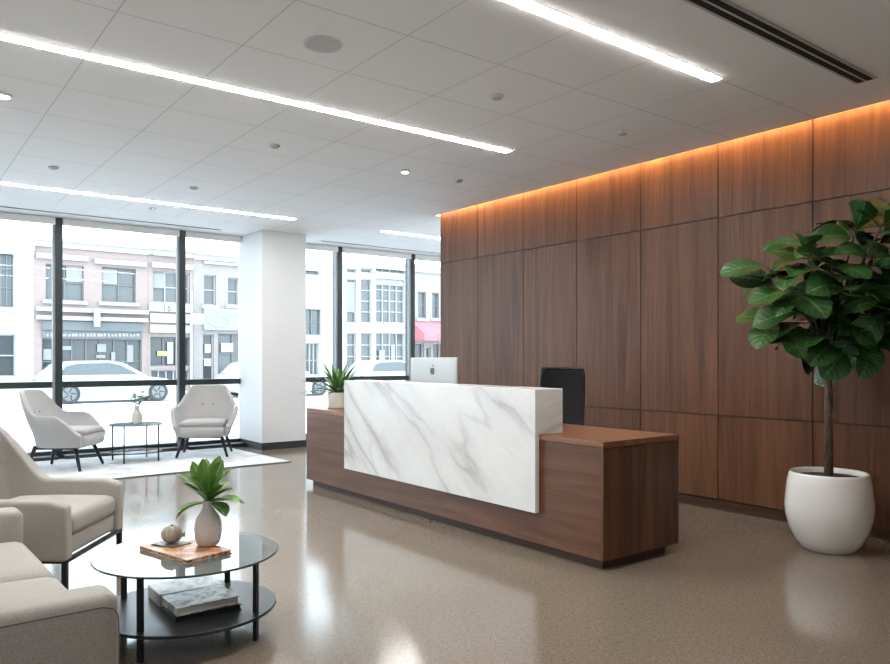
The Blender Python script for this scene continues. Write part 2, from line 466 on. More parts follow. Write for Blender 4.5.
def diffuser(x0, x1, y, w, n, name, label):
    e = empty(name, ((x0 + x1) / 2, y, ZC)); h = (x1 - x0) / 2
    tag(e, label, 'air vent')
    lk('frame', bxm(-h, h, -w / 2, w / 2, -.006, -.0005), M['ceiling_plain'] if n > 1 else M['dev'], parent=e)
    for i in range(n):
        yy = (i - (n - 1) / 2) * w * .42
        lk('slot', bxm(-h + .01, h - .01, yy - w * (.14 if n > 1 else .38), yy + w * (.14 if n > 1 else .38), -.0085, -.0062), M['slot'], parent=e)
M['ceiling_plain'] = mat('vent_frame', (.50, .50, .49), .6)
diffuser(2.2, 5.13, 2.19, .135, 2, 'slot_diffuser', 'black twin slot air diffuser at the top right of the ceiling')
diffuser(-2.0, 3.88, 10.27, .03, 1, 'slot_diffuser', 'thin dark slot air vent above the left windows')
diffuser(5.45, 8.5, 10.27, .03, 1, 'slot_diffuser', 'thin dark slot air vent above the right windows')

# ------------------------------------------------------------------ reception desk
e = empty('reception_desk', (3.88, 4.95, 0))
tag(e, 'long walnut reception desk with a recessed plinth in front of the timber wall', 'desk')
X0, X1, Y0, Y1 = 3.50 - 3.88, 4.26 - 3.88, 3.00 - 4.95, 6.91 - 4.95
bm = bxm(X0 + .002, X1 - .002, Y0 + .02, Y1, .065, .752); lk('body', bm, M['desk_front'], parent=e, bevel=.0015)
bm = bmesh.new()
wd = (X1 - X0) / 5
box(bm, X0 + .002, X1 - .002, Y0 + .002, Y0 + .0195, .065, .752)
lk('end_panel', bm, M['desk_end'], parent=e, bevel=.0015)
lk('desktop', bxm(X0, X1, Y0, Y1 + .0, .754, .79), M['desk_top'], parent=e, bevel=.002)
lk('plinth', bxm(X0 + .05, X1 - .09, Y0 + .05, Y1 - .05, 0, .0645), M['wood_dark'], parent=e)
# marble front: profile extruded along y
prof = [(3.46, .274), (3.498, .274), (3.498, .7915), (3.72, .7915), (3.72, 1.093), (3.46, 1.093)]
bm = bmesh.new()
A = [bm.verts.new((x - 3.5, -1.2625, z)) for x, z in prof]; B = [bm.verts.new((x - 3.5, 1.2625, z)) for x, z in prof]
bm.faces.new(A); bm.faces.new(B[::-1])
for i in range(6): bm.faces.new((A[i], A[(i + 1) % 6], B[(i + 1) % 6], B[i]))
o = lk('marble_counter', bm, M['marble'], bevel=.003, loc=(3.5, 4.8075, 0))
tag(o, 'white marble transaction counter with grey veins hung on the desk front', 'counter')

# computer
e = empty('desktop_computer', (3.99, 5.39, .79), 0)
tag(e, 'silver all-in-one computer seen from behind above the marble counter', 'computer')
bm = bmesh.new(); rbox(bm, 0, 0, .335, .022, .70, .36, .010, n=10)
lk('housing', bm, M['alu'], parent=e, smooth=True)
lk('screen', bxm(.0112, .014, -.34, .34, .165, .505), M['screen'], parent=e)
bm = bmesh.new(); box(bm, -.012, .012, -.09, .09, .012, .20); lk('stand', bm, M['alu'], parent=e, bevel=.004)
lk('foot', bxm(-.10, .10, -.10, .10, 0, .012), M['alu'], parent=e, bevel=.003)
# apple shaped emblem
bm = bmesh.new()
def prism(bm, pts, x0, x1):
    A = [bm.verts.new((x0, p[0], p[1])) for p in pts]; B = [bm.verts.new((x1, p[0], p[1])) for p in pts]
    bm.faces.new(A); bm.faces.new(B[::-1])
    for i in range(len(pts)): bm.faces.new((A[i], A[(i + 1) % len(pts)], B[(i + 1) % len(pts)], B[i]))
pts = []
for i in range(48):
    t = 2 * PI * i / 48
    y = .030 * math.sin(t); z = .030 * math.cos(t)
    z -= .007 * math.exp(-(y / .008) ** 2) * (1 if z > 0 else -.6)
    y *= 1.1 + .10 * (z / .03)
    # bite on the viewer's right (-y side)
    by, bz, br = -.037, .004, .0135
    dd = math.hypot(y - by, z - bz)
    if dd < br: y, z = by + (y - by) / dd * br, bz + (z - bz) / dd * br
    pts.append((y, z * 1.15 + .392))
prism(bm, pts, -.0135, -.0112)
pts = [(0, .430), (-.002, .441), (-.008, .449), (-.016, .452), (-.015, .443), (-.009, .434)]
prism(bm, pts, -.0135, -.0112)
lk('emblem', bm, M['logo'], parent=e)['label'] = 'black apple shaped emblem'

# office chair
e = empty('office_chair', (4.66, 4.46, 0), R(-48))     # local -y is the front
tag(e, 'black mesh-backed office chair behind the reception desk', 'chair')
e.rotation_euler = (0, 0, math.atan2(-.66, -.75) + PI / 2)
bm = bmesh.new()
for i in range(5):
    a = 2 * PI * i / 5 + .3
    tube(bm, [(0, 0, .10), (.16 * math.cos(a), .16 * math.sin(a), .09), (.30 * math.cos(a), .30 * math.sin(a), .065)], [.028, .02, .013], 8)
lk('star_base', bm, M['plastic_black'], parent=e, smooth=True)
for i in range(5):
    a = 2 * PI * i / 5 + .3
    c_ = Vector((.30 * math.cos(a), .30 * math.sin(a), .0275))
    bm = bmesh.new(); t_ = Vector((-math.sin(a), math.cos(a), 0))
    tube(bm, [c_ - t_ * .022, c_ + t_ * .022], .027, 14); lk('castor', bm, M['plastic_black'], parent=e)
bm = bmesh.new(); tube(bm, [(0, 0, .1), (0, 0, .28), (0, 0, .281), (0, 0, .41)], [.028, .028, .018, .018], 14); lk('gas_lift', bm, M['black'], parent=e, smooth=True)
bm = bmesh.new(); rbox(bm, 0, -.02, .455, .49, .47, .08, .035, .01); lk('seat', bm, M['mesh_black'], parent=e, smooth=True)
bm = bmesh.new()
nx, nz = 12, 16
def bp(u, v, off=0):   # back surface
    hw = .175 + .015 * v - .012 * max(0, v * 4 - 3) ** 3
    x = u * hw
    y = .22 + .06 * v + .035 * math.sin(v * 3.0) - .05 * (1 - u * u) * 0 - .045 * u * u + off
    return (x, y, .52 + .685 * v)
grid = [[bm.verts.new(bp(i / nx * 2 - 1, j / nz)) for i in range(nx + 1)] for j in range(nz + 1)]
for j in range(nz):
    for i in range(nx): bm.faces.new((grid[j][i], grid[j][i + 1], grid[j + 1][i + 1], grid[j + 1][i]))
o = lk('back_mesh', bm, M['mesh_black'], parent=e, smooth=True)
s = o.modifiers.new('s', 'SOLIDIFY'); s.thickness = .006
bm = bmesh.new()
loop = [bp(-1, j / 14) for j in range(15)] + [bp(-1 + 2 * i / 10, 1) for i in range(1, 10)] + [bp(1, 1 - j / 14) for j in range(15)]
loop += [bp(1 - 2 * i / 10, 0) for i in range(1, 11)]
tube(bm, loop, .014, 8); lk('back_frame', bm, M['plastic_black'], parent=e, smooth=True)
bm = bmesh.new(); tube(bm, [(0, .05, .41), (0, .24, .43), (0, .31, .56), (0, .34, .75)], [.025, .025, .022, .015], 8); lk('back_bracket', bm, M['plastic_black'], parent=e, smooth=True)

# ------------------------------------------------------------------ leaves
def leaf(bm, base, d, up, ln, wd, droop=.5, fold=.25, shape='obovate', ns=8, wave=.0, limit=None):
    uvl = bm.loops.layers.uv.get('UVMap') or bm.loops.layers.uv.new('UVMap')
    d = Vector(d).normalized(); up = Vector(up); side = d.cross(up)
    if side.length < 1e-4: side = d.cross(Vector((1, 0, 0)))
    side.normalize(); up = side.cross(d).normalized()
    p = Vector(base); rows = []; ang = 0; ph = random.random() * 6
    for i in range(ns + 1):
        t = i / ns
        if shape == 'obovate': w = math.sin(PI * min(1, t ** 1.25 * .97 + .015)) ** .75 * (.72 + .45 * t)
        elif shape == 'lance': w = math.sin(PI * (t ** .8 * .96 + .02)) ** .9
        else: w = (1 - t) ** .6 * min(1, .45 + t * 2)
        w *= wd / 2
        th = -droop * t
        dd = d * math.cos(th) + up * math.sin(th); uu = up * math.cos(th) - d * math.sin(th)
        row = []
        for k in (-1, -.5, 0, .5, 1):
            q = p + side * (w * k) + uu * (abs(k) * w * fold + wave * math.sin(t * 9 + ph + k * 2) * abs(k) * wd)
            if limit: q = limit(q)
            row.append(bm.verts.new(q))
        rows.append(row)
        p = p + dd * (ln / ns)
    for i in range(ns):
        for k in range(4):
            f = bm.faces.new((rows[i][k], rows[i][k + 1], rows[i + 1][k + 1], rows[i + 1][k])); f.smooth = True
            for lp, (uu_, vv_) in zip(f.loops, ((k / 4, i / ns), ((k + 1) / 4, i / ns), ((k + 1) / 4, (i + 1) / ns), (k / 4, (i + 1) / ns))):
                lp[uvl].uv = (uu_, vv_)

def lkleaf(name, bm, m, parent):
    me = bpy.data.meshes.new(name); bm.to_mesh(me); bm.free(); me.materials.append(m)
    o = bpy.data.objects.new(name, me); C.objects.link(o); o.parent = parent
    return o

# fiddle leaf fig
PX, PY = 5.160, 2.445
e = empty('potted_fig_tree', (PX, PY, 0))
tag(e, 'tall fiddle leaf fig tree in a big round white pot by the timber wall', 'potted plant')
bm = bmesh.new()
pr = [(.001, .0), (.17, .0), (.185, .008), (.225, .06), (.268, .14), (.293, .23), (.298, .30), (.290, .38), (.282, .45), (.270, .505), (.265, .52),
      (.258, .525), (.250, .518), (.248, .48), (.25, .44), (.001, .44)]
lathe(bm, [(a_ * .925, b_) for a_, b_ in pr], 64, cap=False); lk('pot', bm, M['pot'], parent=e, smooth=True)
bm = bmesh.new(); lathe(bm, [(.001, .500), (.1, .498), (.2, .492), (.222, .488), (.222, .445), (.001, .4445)], 32, cap=False); lk('soil', bm, M['soil'], parent=e)
rv, fv = Vector((.7946, -.6077, 0)), Vector((.6072, .7942, 0))
def loc3(r, d, z): return rv * r + fv * d + Vector((0, 0, z))
fork = loc3(0, 0, 1.22)
tips = [(-.42, 0, 1.92), (-.34, -.15, 1.80), (-.33, .1, 1.56), (-.22, -.1, 2.08), (-.05, .1, 2.08), (0, -.2, 1.76), (.20, 0, 2.24), (.34, -.05, 2.10), (.30, -.2, 2.28),
        (.40, -.1, 1.84), (.26, -.15, 1.62), (.10, .1, 1.64), (-.16, .05, 1.62), (.47, -.12, 2.0), (.44, -.12, 1.68), (-.08, -.2, 1.92), (.17, -.25, 1.95), (.02, -.05, 1.58), (.36, -.22, 1.72), (.34, -.2, 1.50), (.12, -.15, 1.48)]
bm = bmesh.new()
tube(bm, [(0, 0, .48), (.012, .004, .7), (-.006, 0, .95), (.004, .004, 1.12), fork], [.031, .026, .024, .023, .021], 10)
tube(bm, [(0.015, 0.01, .48), (-.012, .014, .75), (.01, -.010, 1.0), fork], [.022, .018, .018, .015], 8)
for t in tips:
    tp = loc3(*t); md = fork.lerp(tp, .5) + Vector((0, 0, .06)) - (tp - fork) * .05
    mdp = Vector((md.x * .75, md.y * .75, md.z))
    tube(bm, [fork, mdp, tp], [.013, .009, .006], 6)
lk('trunk', bm, M['bark'], parent=e, smooth=True)
lim = 5.655 - PX
def limit(q):
    if q.x > lim - .25: q.x = lim - .25 + .25 * math.tanh((q.x - lim + .25) / .25)
    return q
bm = bmesh.new(); random.seed(11)
for t in tips:
    tp = loc3(*t); out = (tp - Vector((0, 0, 1.6))); out.z *= .5
    if out.length < .05: out = Vector((-.4, -.3, 0))
    out.normalize()
    n = 8
    a0 = random.random() * 6
    for k in range(n):
        a = a0 + k * 2.4
        side = Vector((math.cos(a), math.sin(a), random.uniform(-.55, .45)))
        d = (out * .55 + side).normalized()
        bpnt = tp - (tp - fork).normalized() * (.03 * k)
        ln = random.uniform(.22, .33)
        leaf(bm, bpnt, d, Vector((0, 0, .55)) + Vector((-.45, -.6, 0)) * random.uniform(.3, 1.1) + out * .3, ln, ln * random.uniform(.58, .70), random.uniform(.3, 1.3), random.uniform(.08, .3), 'obovate', 9, .03, limit)
lkleaf('foliage', bm, M['leaf'], e)

# desk plant
e = empty('desk_plant', (3.76, 6.72, .79))
tag(e, 'small spiky green plant in a cream pot on the far desk end', 'potted plant')
bm = bmesh.new(); lathe(bm, [(.001, 0), (.095, 0), (.102, .01), (.108, .155), (.104, .16), (.098, .156), (.096, .13), (.001, .13)], 40, cap=False,
                        wob=lambda a, z: 1 + .012 * math.cos(20 * a)); lk('pot', bm, M['cream_pot'], parent=e, smooth=True)
bm = bmesh.new(); lathe(bm, [(.001, .14), (.095, .138), (.095, .131)], 20, cap=False); lk('soil', bm, M['soil'], parent=e)
bm = bmesh.new(); random.seed(5)
for k in range(34):
    a = k * 2.4; el = .25 + 1.2 * (k / 34)
    d = (math.cos(a) * math.cos(el), math.sin(a) * math.cos(el), math.sin(el))
    leaf(bm, (.02 * math.cos(a), .02 * math.sin(a), .14), d, (0, 0, 1), random.uniform(.30, .40), .046, random.uniform(.3, .8), .35, 'lance', 8)
lkleaf('foliage', bm, M['leaf3'], e)

# ------------------------------------------------------------------ round glass coffee table
TX, TY, TZ = 1.176, 3.540, .384
e = empty('coffee_table', (TX, TY, 0))
tag(e, 'round two-tier coffee table with glass top and black lower shelf', 'table')
bm = bmesh.new(); lathe(bm, [(.414, TZ - .010), (.418, TZ - .007), (.418, TZ - .003), (.414, TZ)], 96)
for f in bm.faces:
    if len(f.verts) == 4: f.material_index = 1
lk('glass_top', bm, [M['table_glass'], M['glass_edge']], parent=e)
bm = bmesh.new(); lathe(bm, [(.403, .118), (.405, .120), (.405, .131), (.403, .133)], 96); lk('shelf', bm, mat('shelf_black', (.02, .022, .025), .33, spec=.4), parent=e)
for r_, d_ in ((-.083, -.34), (.351, -.096), (.083, .34), (-.351, .096)):
    p = rv * r_ + fv * d_
    p *= .354 / p.length; a = math.atan2(p.y, p.x)
    Mx = Matrix.Translation((p.x, p.y, 0)) @ Matrix.Rotation(a, 4, 'Z')
    lk('leg', bxm(-.006, .012, -.013, .013, 0, TZ - .0105, M=Mx), M['black'], parent=e, bevel=.002)

def book(name, loc, rz, w, d, h, label, cover, cat='book', pages=None, group=None):
    e = empty(name, loc, rz)
    tag(e, label, cat, group)
    bm = bmesh.new()
    box(bm, -w / 2, w / 2, -d / 2, d / 2, 0, .003); box(bm, -w / 2, w / 2, -d / 2, d / 2, h - .003, h)
    box(bm, -w / 2, -w / 2 + .003, -d / 2, d / 2, .003, h - .003)
    lk('cover', bm, cover, parent=e)
    lk('pages', bxm(-w / 2 + .0032, w / 2 - .006, -d / 2 + .005, d / 2 - .005, .0031, h - .0031), pages or M['pages'], parent=e)
    return e
m = M['pages'] = mat('pages', (.72, .71, .68), .8); N, L, b = nt(m)
nn = noise(N, L, coords(N, L, (1, 1, 300)), 1.5, 2)
L.new(ramp(N, L, nn, [(.35, (.45, .44, .42)), (.6, (.78, .77, .74))]), b.inputs['Base Color'])
def picmat(name, stops, sc, dist=1.0):
    m = mat(name, (.5, .5, .5), .35); N, L, b = nt(m)
    L.new(ramp(N, L, noise(N, L, coords(N, L, (1, 1, .3)), sc, 8, .65, dist), stops), b.inputs['Base Color']); return m
M['bw1'] = picmat('cover_bw', [(.40, (.05, .05, .05)), (.48, (.40, .39, .38)), (.56, (.66, .65, .64)), (.75, (.74, .73, .72))], 14)
M['bw2'] = picmat('cover_map', [(.38, (.25, .27, .27)), (.5, (.60, .61, .59)), (.62, (.72, .72, .69))], 9)
M['orange'] = picmat('cover_rust', [(.36, (.10, .06, .04)), (.44, (.42, .17, .07)), (.52, (.62, .30, .14)), (.58, (.66, .55, .46)), (.7, (.30, .22, .18))], 9)
M['strata'] = picmat('cover_edge', [(.42, (.05, .03, .02)), (.5, (.55, .30, .15)), (.6, (.7, .6, .5))], 40)
rb = math.atan2(.7942, .6072)
zs0 = .1335
book('picture_book', (1.165, 3.545, TZ + .0005), R(-76), .40, .235, .018, 'rust orange picture book flat on the glass tabletop', M['orange'], pages=M['strata'])
book('magazine', (1.133, 3.655, TZ + .0190), R(-66), .15, .11, .005, 'thin grey-brown booklet lying on the rust orange book', mat('booklet', (.17, .13, .11), .4))
book('art_book', (1.205, 3.435, zs0), R(-2), .30, .22, .024, 'black art book under the monochrome one on the lower shelf', M['black'], pages=M['black'])
book('art_book', (1.200, 3.443, zs0 + .0245), R(1), .288, .222, .036, 'monochrome photo book, nearest one on the black lower shelf', M['bw1'])
book('art_book', (1.208, 3.675, zs0), R(-1), .30, .20, .058, 'pale map-patterned book at the back of the lower shelf', M['bw2'])

# vase with leaves
def vase(loc, s, label, name='vase', cm='ceramic'):
    e = empty(name, loc); tag(e, label, 'vase')
    pr = [(.001, 0), (.042, 0), (.050, .006), (.058, .03), (.062, .065), (.061, .10), (.052, .13), (.036, .152), (.0265, .168), (.0245, .185), (.027, .205),
          (.0245, .206), (.021, .19), (.021, .17), (.001, .16)]
    bm = bmesh.new(); lathe(bm, [(r * s, z * s) for r, z in pr], 40, cap=False); lk('vessel', bm, M[cm], parent=e, smooth=True)
    return e
e = vase((1.272, 3.540, TZ + .0190), 1.03, 'matt beige bottle vase with a leafy green sprig on the coffee table')
bm = bmesh.new(); random.seed(21)
def cam(r, d, z): return rv * r + fv * d + Vector((0, 0, z))
LV = [(-.12, -.04, .01, .15, .075, 1.1), (.12, -.05, .06, .17, .078, .8), (.13, .04, .04, .16, .07, .8), (.10, -.09, .02, .15, .07, .9), (-.13, .02, .11, .18, .045, .3)]
for k in range(17):
    a = k * 2.4; q_ = .135 - .006 * k
    LV.append((q_ * math.cos(a) * .85, q_ * math.sin(a), .12, .13 + .055 * k / 17, .056, .55 - .4 * k / 17))
for r_, d_, z_, ln, wd_, dr in LV:
    v_ = cam(r_, d_, z_); base = Vector((0, 0, .195 + (.035 if ln > .15 and z_ > .1 else 0)))
    leaf(bm, base, v_, Vector((0, 0, 1)) - v_ * .01 if abs(v_.normalized().z) < .9 else -fv, ln * 1.1, wd_ * 1.12, dr, .45, 'obovate', 9)
lkleaf('leaves', bm, M['leaf2'], e)
bm = bmesh.new(); tube(bm, [(0, 0, .1), (0, 0, .23)], .006, 6); lk('stem', bm, M['leaf2'], parent=e)

# ribbed gourd ornament
e = empty('ribbed_ornament', (1.138, 3.662, TZ + .0245))
tag(e, 'small round ribbed pumpkin-shaped stone ornament on the booklet', 'ornament')
bm = bmesh.new(); pr = []
for i in range(17):
    t = PI * i / 16
    pr.append((max(.004, .051 * math.sin(t) ** .85), .041 - .041 * math.cos(t) - (.006 if i > 15 else 0)))
lathe(bm, pr, 96, wob=lambda a, z: .86 + .14 * abs(math.cos(5.5 * a)) ** .6)
lk('body', bm, mat('stone', (.40, .37, .32), .85), parent=e, smooth=True)
bm = bmesh.new(); lathe(bm, [(.006, .072), (.005, .084), (.003, .088)], 10); lk('stalk', bm, M['soil'], parent=e)

# ------------------------------------------------------------------ sofa
e = empty('sofa', (.165, 3.275, 0), R(1.4))
tag(e, 'beige two-seat sofa cut by the lower left corner of the photo', 'sofa')
def soft(name, *a, parent=e, mt='beige', **k):
    bm = bmesh.new(); rbox(bm, *a, **k); return lk(name, bm, M[mt], parent=parent, smooth=True)
HW = .875; F = .41
soft('base', 0, 0, .20, .80, 2 * HW - .02, .14, .02)
for s in (-1, 1):
    o = soft('arm', .0, s * (HW - .0825), .345, 2 * F, .165, .47, .032, 0.004, n=16)
    bm = bmesh.new()
    yy = s * (HW - .001); xf = F - .006
    loop = [(-F + .03, yy, .545), (0, yy, .549), (xf - .045, yy, .548), (xf - .015, yy, .538), (xf - .002, yy, .515), (xf, yy, .47), (xf, yy, .14)]
    tube(bm, loop, .0022, 6); lk('piping', bm, mat('piping', (.13, .11, .09), .9) if s < 0 else M['beige'], parent=o)
soft('seat_cushion', .065, -.355, .365, .69, .70, .165, .045, .022)
soft('seat_cushion', .065, .355, .365, .69, .70, .165, .045, .022)
soft('backrest', -.335, 0, .47, .15, 2 * (HW - .166), .62, .05)
soft('back_cushion', -.20, -.355, .60, .14, .69, .36, .05, .0)
soft('back_cushion', -.20, .355, .60, .14, .69, .36, .05, .0)
for x in (-.34, .34):
    for y in (-.8, .8): lk('leg', bxm(x - .018, x + .018, y - .018, y + .018, 0, .132), M['black'], parent=e)

# ------------------------------------------------------------------ armchairs
def shell(path, ztop, zbot, spread, thick, m, parent, nz=10, sub=1, name='shell'):
    """path: list of (x, y, nx, ny) along a U seen from above; ztop(s), spread(s, z)->offset outwards"""
    bm = bmesh.new(); rows = []
    n = len(path)
    for i, (x, y, ax, ay) in enumerate(path):
        s = i / (n - 1); zt = ztop(s); col = []
        for j in range(nz + 1):
            z = zbot + (zt - zbot) * j / nz
            ox, oy = spread(s, z)
            col.append(bm.verts.new((x * ox[0] + ax * ox[1], y * oy[0] + ay * oy[1] + oy[2], z)))
        rows.append(col)
    for a_, b_ in zip(rows, rows[1:]):
        for j in range(nz): bm.faces.new((a_[j], b_[j], b_[j + 1], a_[j + 1]))
    o = lk(name, bm, m, parent=parent, smooth=True)
    sd = o.modifiers.new('t', 'SOLIDIFY'); sd.thickness = thick; sd.offset = 0
    bv = o.modifiers.new('b', 'BEVEL'); bv.width = thick * .3; bv.segments = 3; bv.limit_method = 'ANGLE'; bv.angle_limit = R(50)
    sb = o.modifiers.new('u', 'SUBSURF'); sb.levels = sub; sb.render_levels = sub
    return o

def sst(a, b_, x):
    t = max(0, min(1, (x - a) / (b_ - a))); return t * t * (3 - 2 * t)

def upath(w, yf, yb, r, n=44):
    """U path open to -y; corners of radius r at the back; evenly sampled"""
    pts = []
    L1 = (yb - r) - yf; L2 = PI / 2 * r; L3 = 2 * (w - r); T = 2 * L1 + 2 * L2 + L3
    for i in range(n + 1):
        s = T * i / n
        if s < L1: p = (-w, yf + s, -1, 0)
        elif s < L1 + L2:
            a = (s - L1) / r; p = (-w + r - r * math.cos(a), yb - r + r * math.sin(a), -math.cos(a), math.sin(a))
        elif s < L1 + L2 + L3: p = (-w + r + (s - L1 - L2), yb, 0, 1)
        elif s < L1 + 2 * L2 + L3:
            a = (s - L1 - L2 - L3) / r; p = (w - r + r * math.sin(a), yb - r + r * math.cos(a), math.sin(a), math.cos(a))
        else: p = (w, yb - r - (s - L1 - 2 * L2 - L3), 1, 0)
        pts.append(p)
    return pts

def tub_chair(loc, rz, label):
    e = empty('tub_armchair', loc, rz); tag(e, label, 'armchair', 'pale grey tub armchairs by the windows')
    path = upath(.36, -.34, .30, .26)
    def zt(s):
        k = abs(s - .5) * 2            # 0 back centre, 1 arm front
        return .915 - .012 * k - .27 * sst(.27, .47, k) - .22 * sst(.70, 1.0, k)
    def sp(s, z):
        k = abs(s - .5) * 2
        bot = sst(.24, .62, z)
        top = sst(.58, .94, z)
        wx = (.80 + .30 * bot - .21 * top)
        yy = .88 + .12 * bot
        lean = .17 * sst(.4, .95, z) * (1 - k * .6)
        fr = -.02
        return (wx, 0), (yy, 0, lean + fr)
    shell(path, zt, .27, sp, .055, M['grey_fab'], e, 10)
    bm = bmesh.new(); rbox(bm, 0, -.09, .340, .61, .54, .15, .073, .01, n=14); lk('seat_base', bm, M['grey_fab'], parent=e, smooth=True)
    bm = bmesh.new(); rbox(bm, 0, -.075, .440, .55, .54, .06, .029, .014, n=14); o = lk('seat_cushion', bm, M['grey_fab'], parent=e, smooth=True)
    for x in (-.07, .07):
        bm = bmesh.new(); lathe(bm, [(.001, 0), (.011, .002), (.012, .006), (.001, .012)], 12, cap=False)
        b_ = lk('button', bm, M['grey_fab_dark'], parent=e, smooth=True); b_.location = (x, .325, .66); b_.rotation_euler = (R(75), 0, 0)
    bm = bmesh.new()
    for s in (-1, 1):
        tube(bm, [(-.24, s * .22, .255), (.24, s * .22, .255)], .013, 8); tube(bm, [(s * .24, -.22, .255), (s * .24, .22, .255)], .013, 8)
    lk('frame', bm, M['black'], parent=e)
    for x in (-1, 1):
        for y in (-1, 1):
            bm = bmesh.new(); tube(bm, [(x * .23, y * .22, .285), (x * .315, y * .31 if y < 0 else y * .30, 0.008)], [.026, .016], 12)
            lk('leg', bm, M['black'], parent=e, smooth=True)
    return e
# local front is -y
def face(dx, dy): return math.atan2(dy, dx) + PI / 2
tub_chair((1.76, 9.62, .012), face(.86, -.60), 'pale grey tub armchair left of the small glass table, facing right')
tub_chair((3.48, 9.80, .012), face(-.45, -.89), 'pale grey tub armchair right of the small glass table beside the column')

# beige lounge armchair
e = empty('lounge_armchair', (.715, 4.795, 0), face(.818, -.575))
tag(e, 'beige fabric lounge armchair with black metal legs behind the coffee table', 'armchair')
W = .355
path = upath(W, -.36, .36, .13, 48)
def zt(s):
    k = abs(s - .5) * 2
    return .925 - .01 * k - .36 * sst(.33, .56, k) - .03 * sst(.92, 1, k)
def sp(s, z):
    k = abs(s - .5) * 2
    top = sst(.56, .90, z)
    wx = .965 + .035 * sst(.25, .5, z) - .12 * top
    lean = .09 * sst(.35, .92, z) * (1 - sst(.3, .6, k))
    return (wx, 0), (1, 0, lean)
shell(path, zt, .236, sp, .085, M['beige'], e, 10)
soft('seat_base', 0, -.02, .30, .62, .62, .11, .02, parent=e)
o = soft('seat_cushion', 0, -.05, .405, .61, .60, .12, .045, .02, parent=e, n=16)
for x in (-.06, .08):
    bm = bmesh.new(); lathe(bm, [(.001, 0), (.012, .002), (.013, .006), (.001, .013)], 12, cap=False)
    b_ = lk('button', bm, M['grey_fab_dark'], parent=e, smooth=True); b_.location = (x, .375, .72); b_.rotation_euler = (R(78), 0, 0)
bm = bmesh.new()
for s in (-1, 1):
    box(bm, -.370, .370, s * .345 - .010, s * .345 + .010, .226, .246); box(bm, s * .360 - .010, s * .360 + .010, -.334, .334, .226, .246)
lk('frame', bm, M['black'], parent=e)
for x in (-.358, .358):
    for y in (-.341, .341): lk('leg', bxm(x - .012, x + .012, y - .014, y + .014, 0, .2255), M['black'], parent=e)

# ------------------------------------------------------------------ rug + side table
o = lk('area_rug', bxm(-2.3, 2.3, -1.02, 1.02, .0005, .011), M['rug'], loc=(1.78, 9.50, 0), rz=R(2.5))
tag(o, 'pale grey patterned area rug under the two tub armchairs', 'rug')
bm = bmesh.new()
for s in (-1, 1):
    y0, y1 = sorted((s * 1.0205, s * 1.028)); box(bm, -2.308, 2.308, y0, y1, .0005, .012)
    x0, x1 = sorted((s * 2.3005, s * 2.308)); box(bm, x0, x1, -1.02, 1.02, .0005, .012)
lk('binding', bm, M['rug_edge'], parent=o)
SX, SY = 2.60, 9.80
e = empty('side_table', (SX, SY, .012)); tag(e, 'small round glass side table with black legs on the rug', 'table')
bm = bmesh.new(); lathe(bm, [(.315, .455), (.315, .463)], 48)
for f in bm.faces:
    if len(f.verts) == 4: f.material_index = 1
lk('glass_top', bm, [M['table_glass'], M['glass_edge']], parent=e)
for zz, nm, rr in ((.448, 'top_ring', .308), (.115, 'lower_ring', .308)):
    bm = bmesh.new(); tube(bm, [(rr * math.cos(a * PI / 24), rr * math.sin(a * PI / 24), zz) for a in range(49)], .0045, 6); lk(nm, bm, M['black'], parent=e)
bm = bmesh.new(); lathe(bm, [(.300, .117), (.300, .122)], 48); lk('glass_shelf', bm, M['table_glass'], parent=e)
for k in range(4):
    p = [(-.2, .2), (-.2, -.24), (.2, .24), (.2, -.22)][k]; v_ = Vector((*p, 0)).normalized() * .312
    bm = bmesh.new(); tube(bm, [(v_.x, v_.y, 0), (v_.x, v_.y, .454)], .010, 8); lk('leg', bm, M['black'], parent=e)
e = vase((SX + .02, SY + .02, .4755), 1.05, 'small pale vase with sage sprigs on the side table')
bm = bmesh.new(); bs = bmesh.new(); random.seed(3)
for k in range(9):
    a = k * 2.4; tp = Vector((.09 * math.cos(a), .09 * math.sin(a), .30 + .12 * random.random()))
    tube(bs, [(0, 0, .15), tp * .6 + Vector((0, 0, .08)), tp], .0022, 5)
    for j in range(7):
        q = Vector((0, 0, .2)).lerp(tp, .35 + .1 * j)
        leaf(bm, q, (random.uniform(-1, 1), random.uniform(-1, 1), random.uniform(-.2, .6)), (0, 0, 1), random.uniform(.05, .08), .035, .4, .2, 'lance', 5)
lkleaf('leaves', bm, M['leaf4'], e); lk('stems', bs, M['leaf4'], parent=e)

# ------------------------------------------------------------------ the street outside
def pm(name, col, rough=.8): return mat(name, col, rough)
S = dict(road=pm('asphalt', (.66, .67, .68)), walk=pm('pavement', (.76, .77, .77)), brick=None, white=pm('white_render', (.40, .40, .395)),
         stone=pm('pale_stone', (.31, .30, .29)), pane=mat('shop_glass', (.045, .052, .055), .15), pane2=mat('pale_pane', (.085, .095, .10), .2), blind=pm('blind', (.22, .22, .22)),
         frame=pm('grey_frame', (.12, .13, .135)), teal=pm('grey_fascia', (.12, .128, .13)), cream=pm('cream_fascia', (.30, .28, .225)), green=pm('pale_green_sign', (.25, .265, .24)),
         red=pm('red_awning', (.42, .13, .15)), yellow=pm('yellow_sign', (.30, .28, .13)), carw=mat('white_car_paint', (.42, .42, .42), .2, coat=.5), tyre=pm('tyre', (.04, .04, .042)),
         carglass=mat('car_glass', (.07, .08, .085), .08), dark=pm('dark_interior', (.06, .07, .075)))
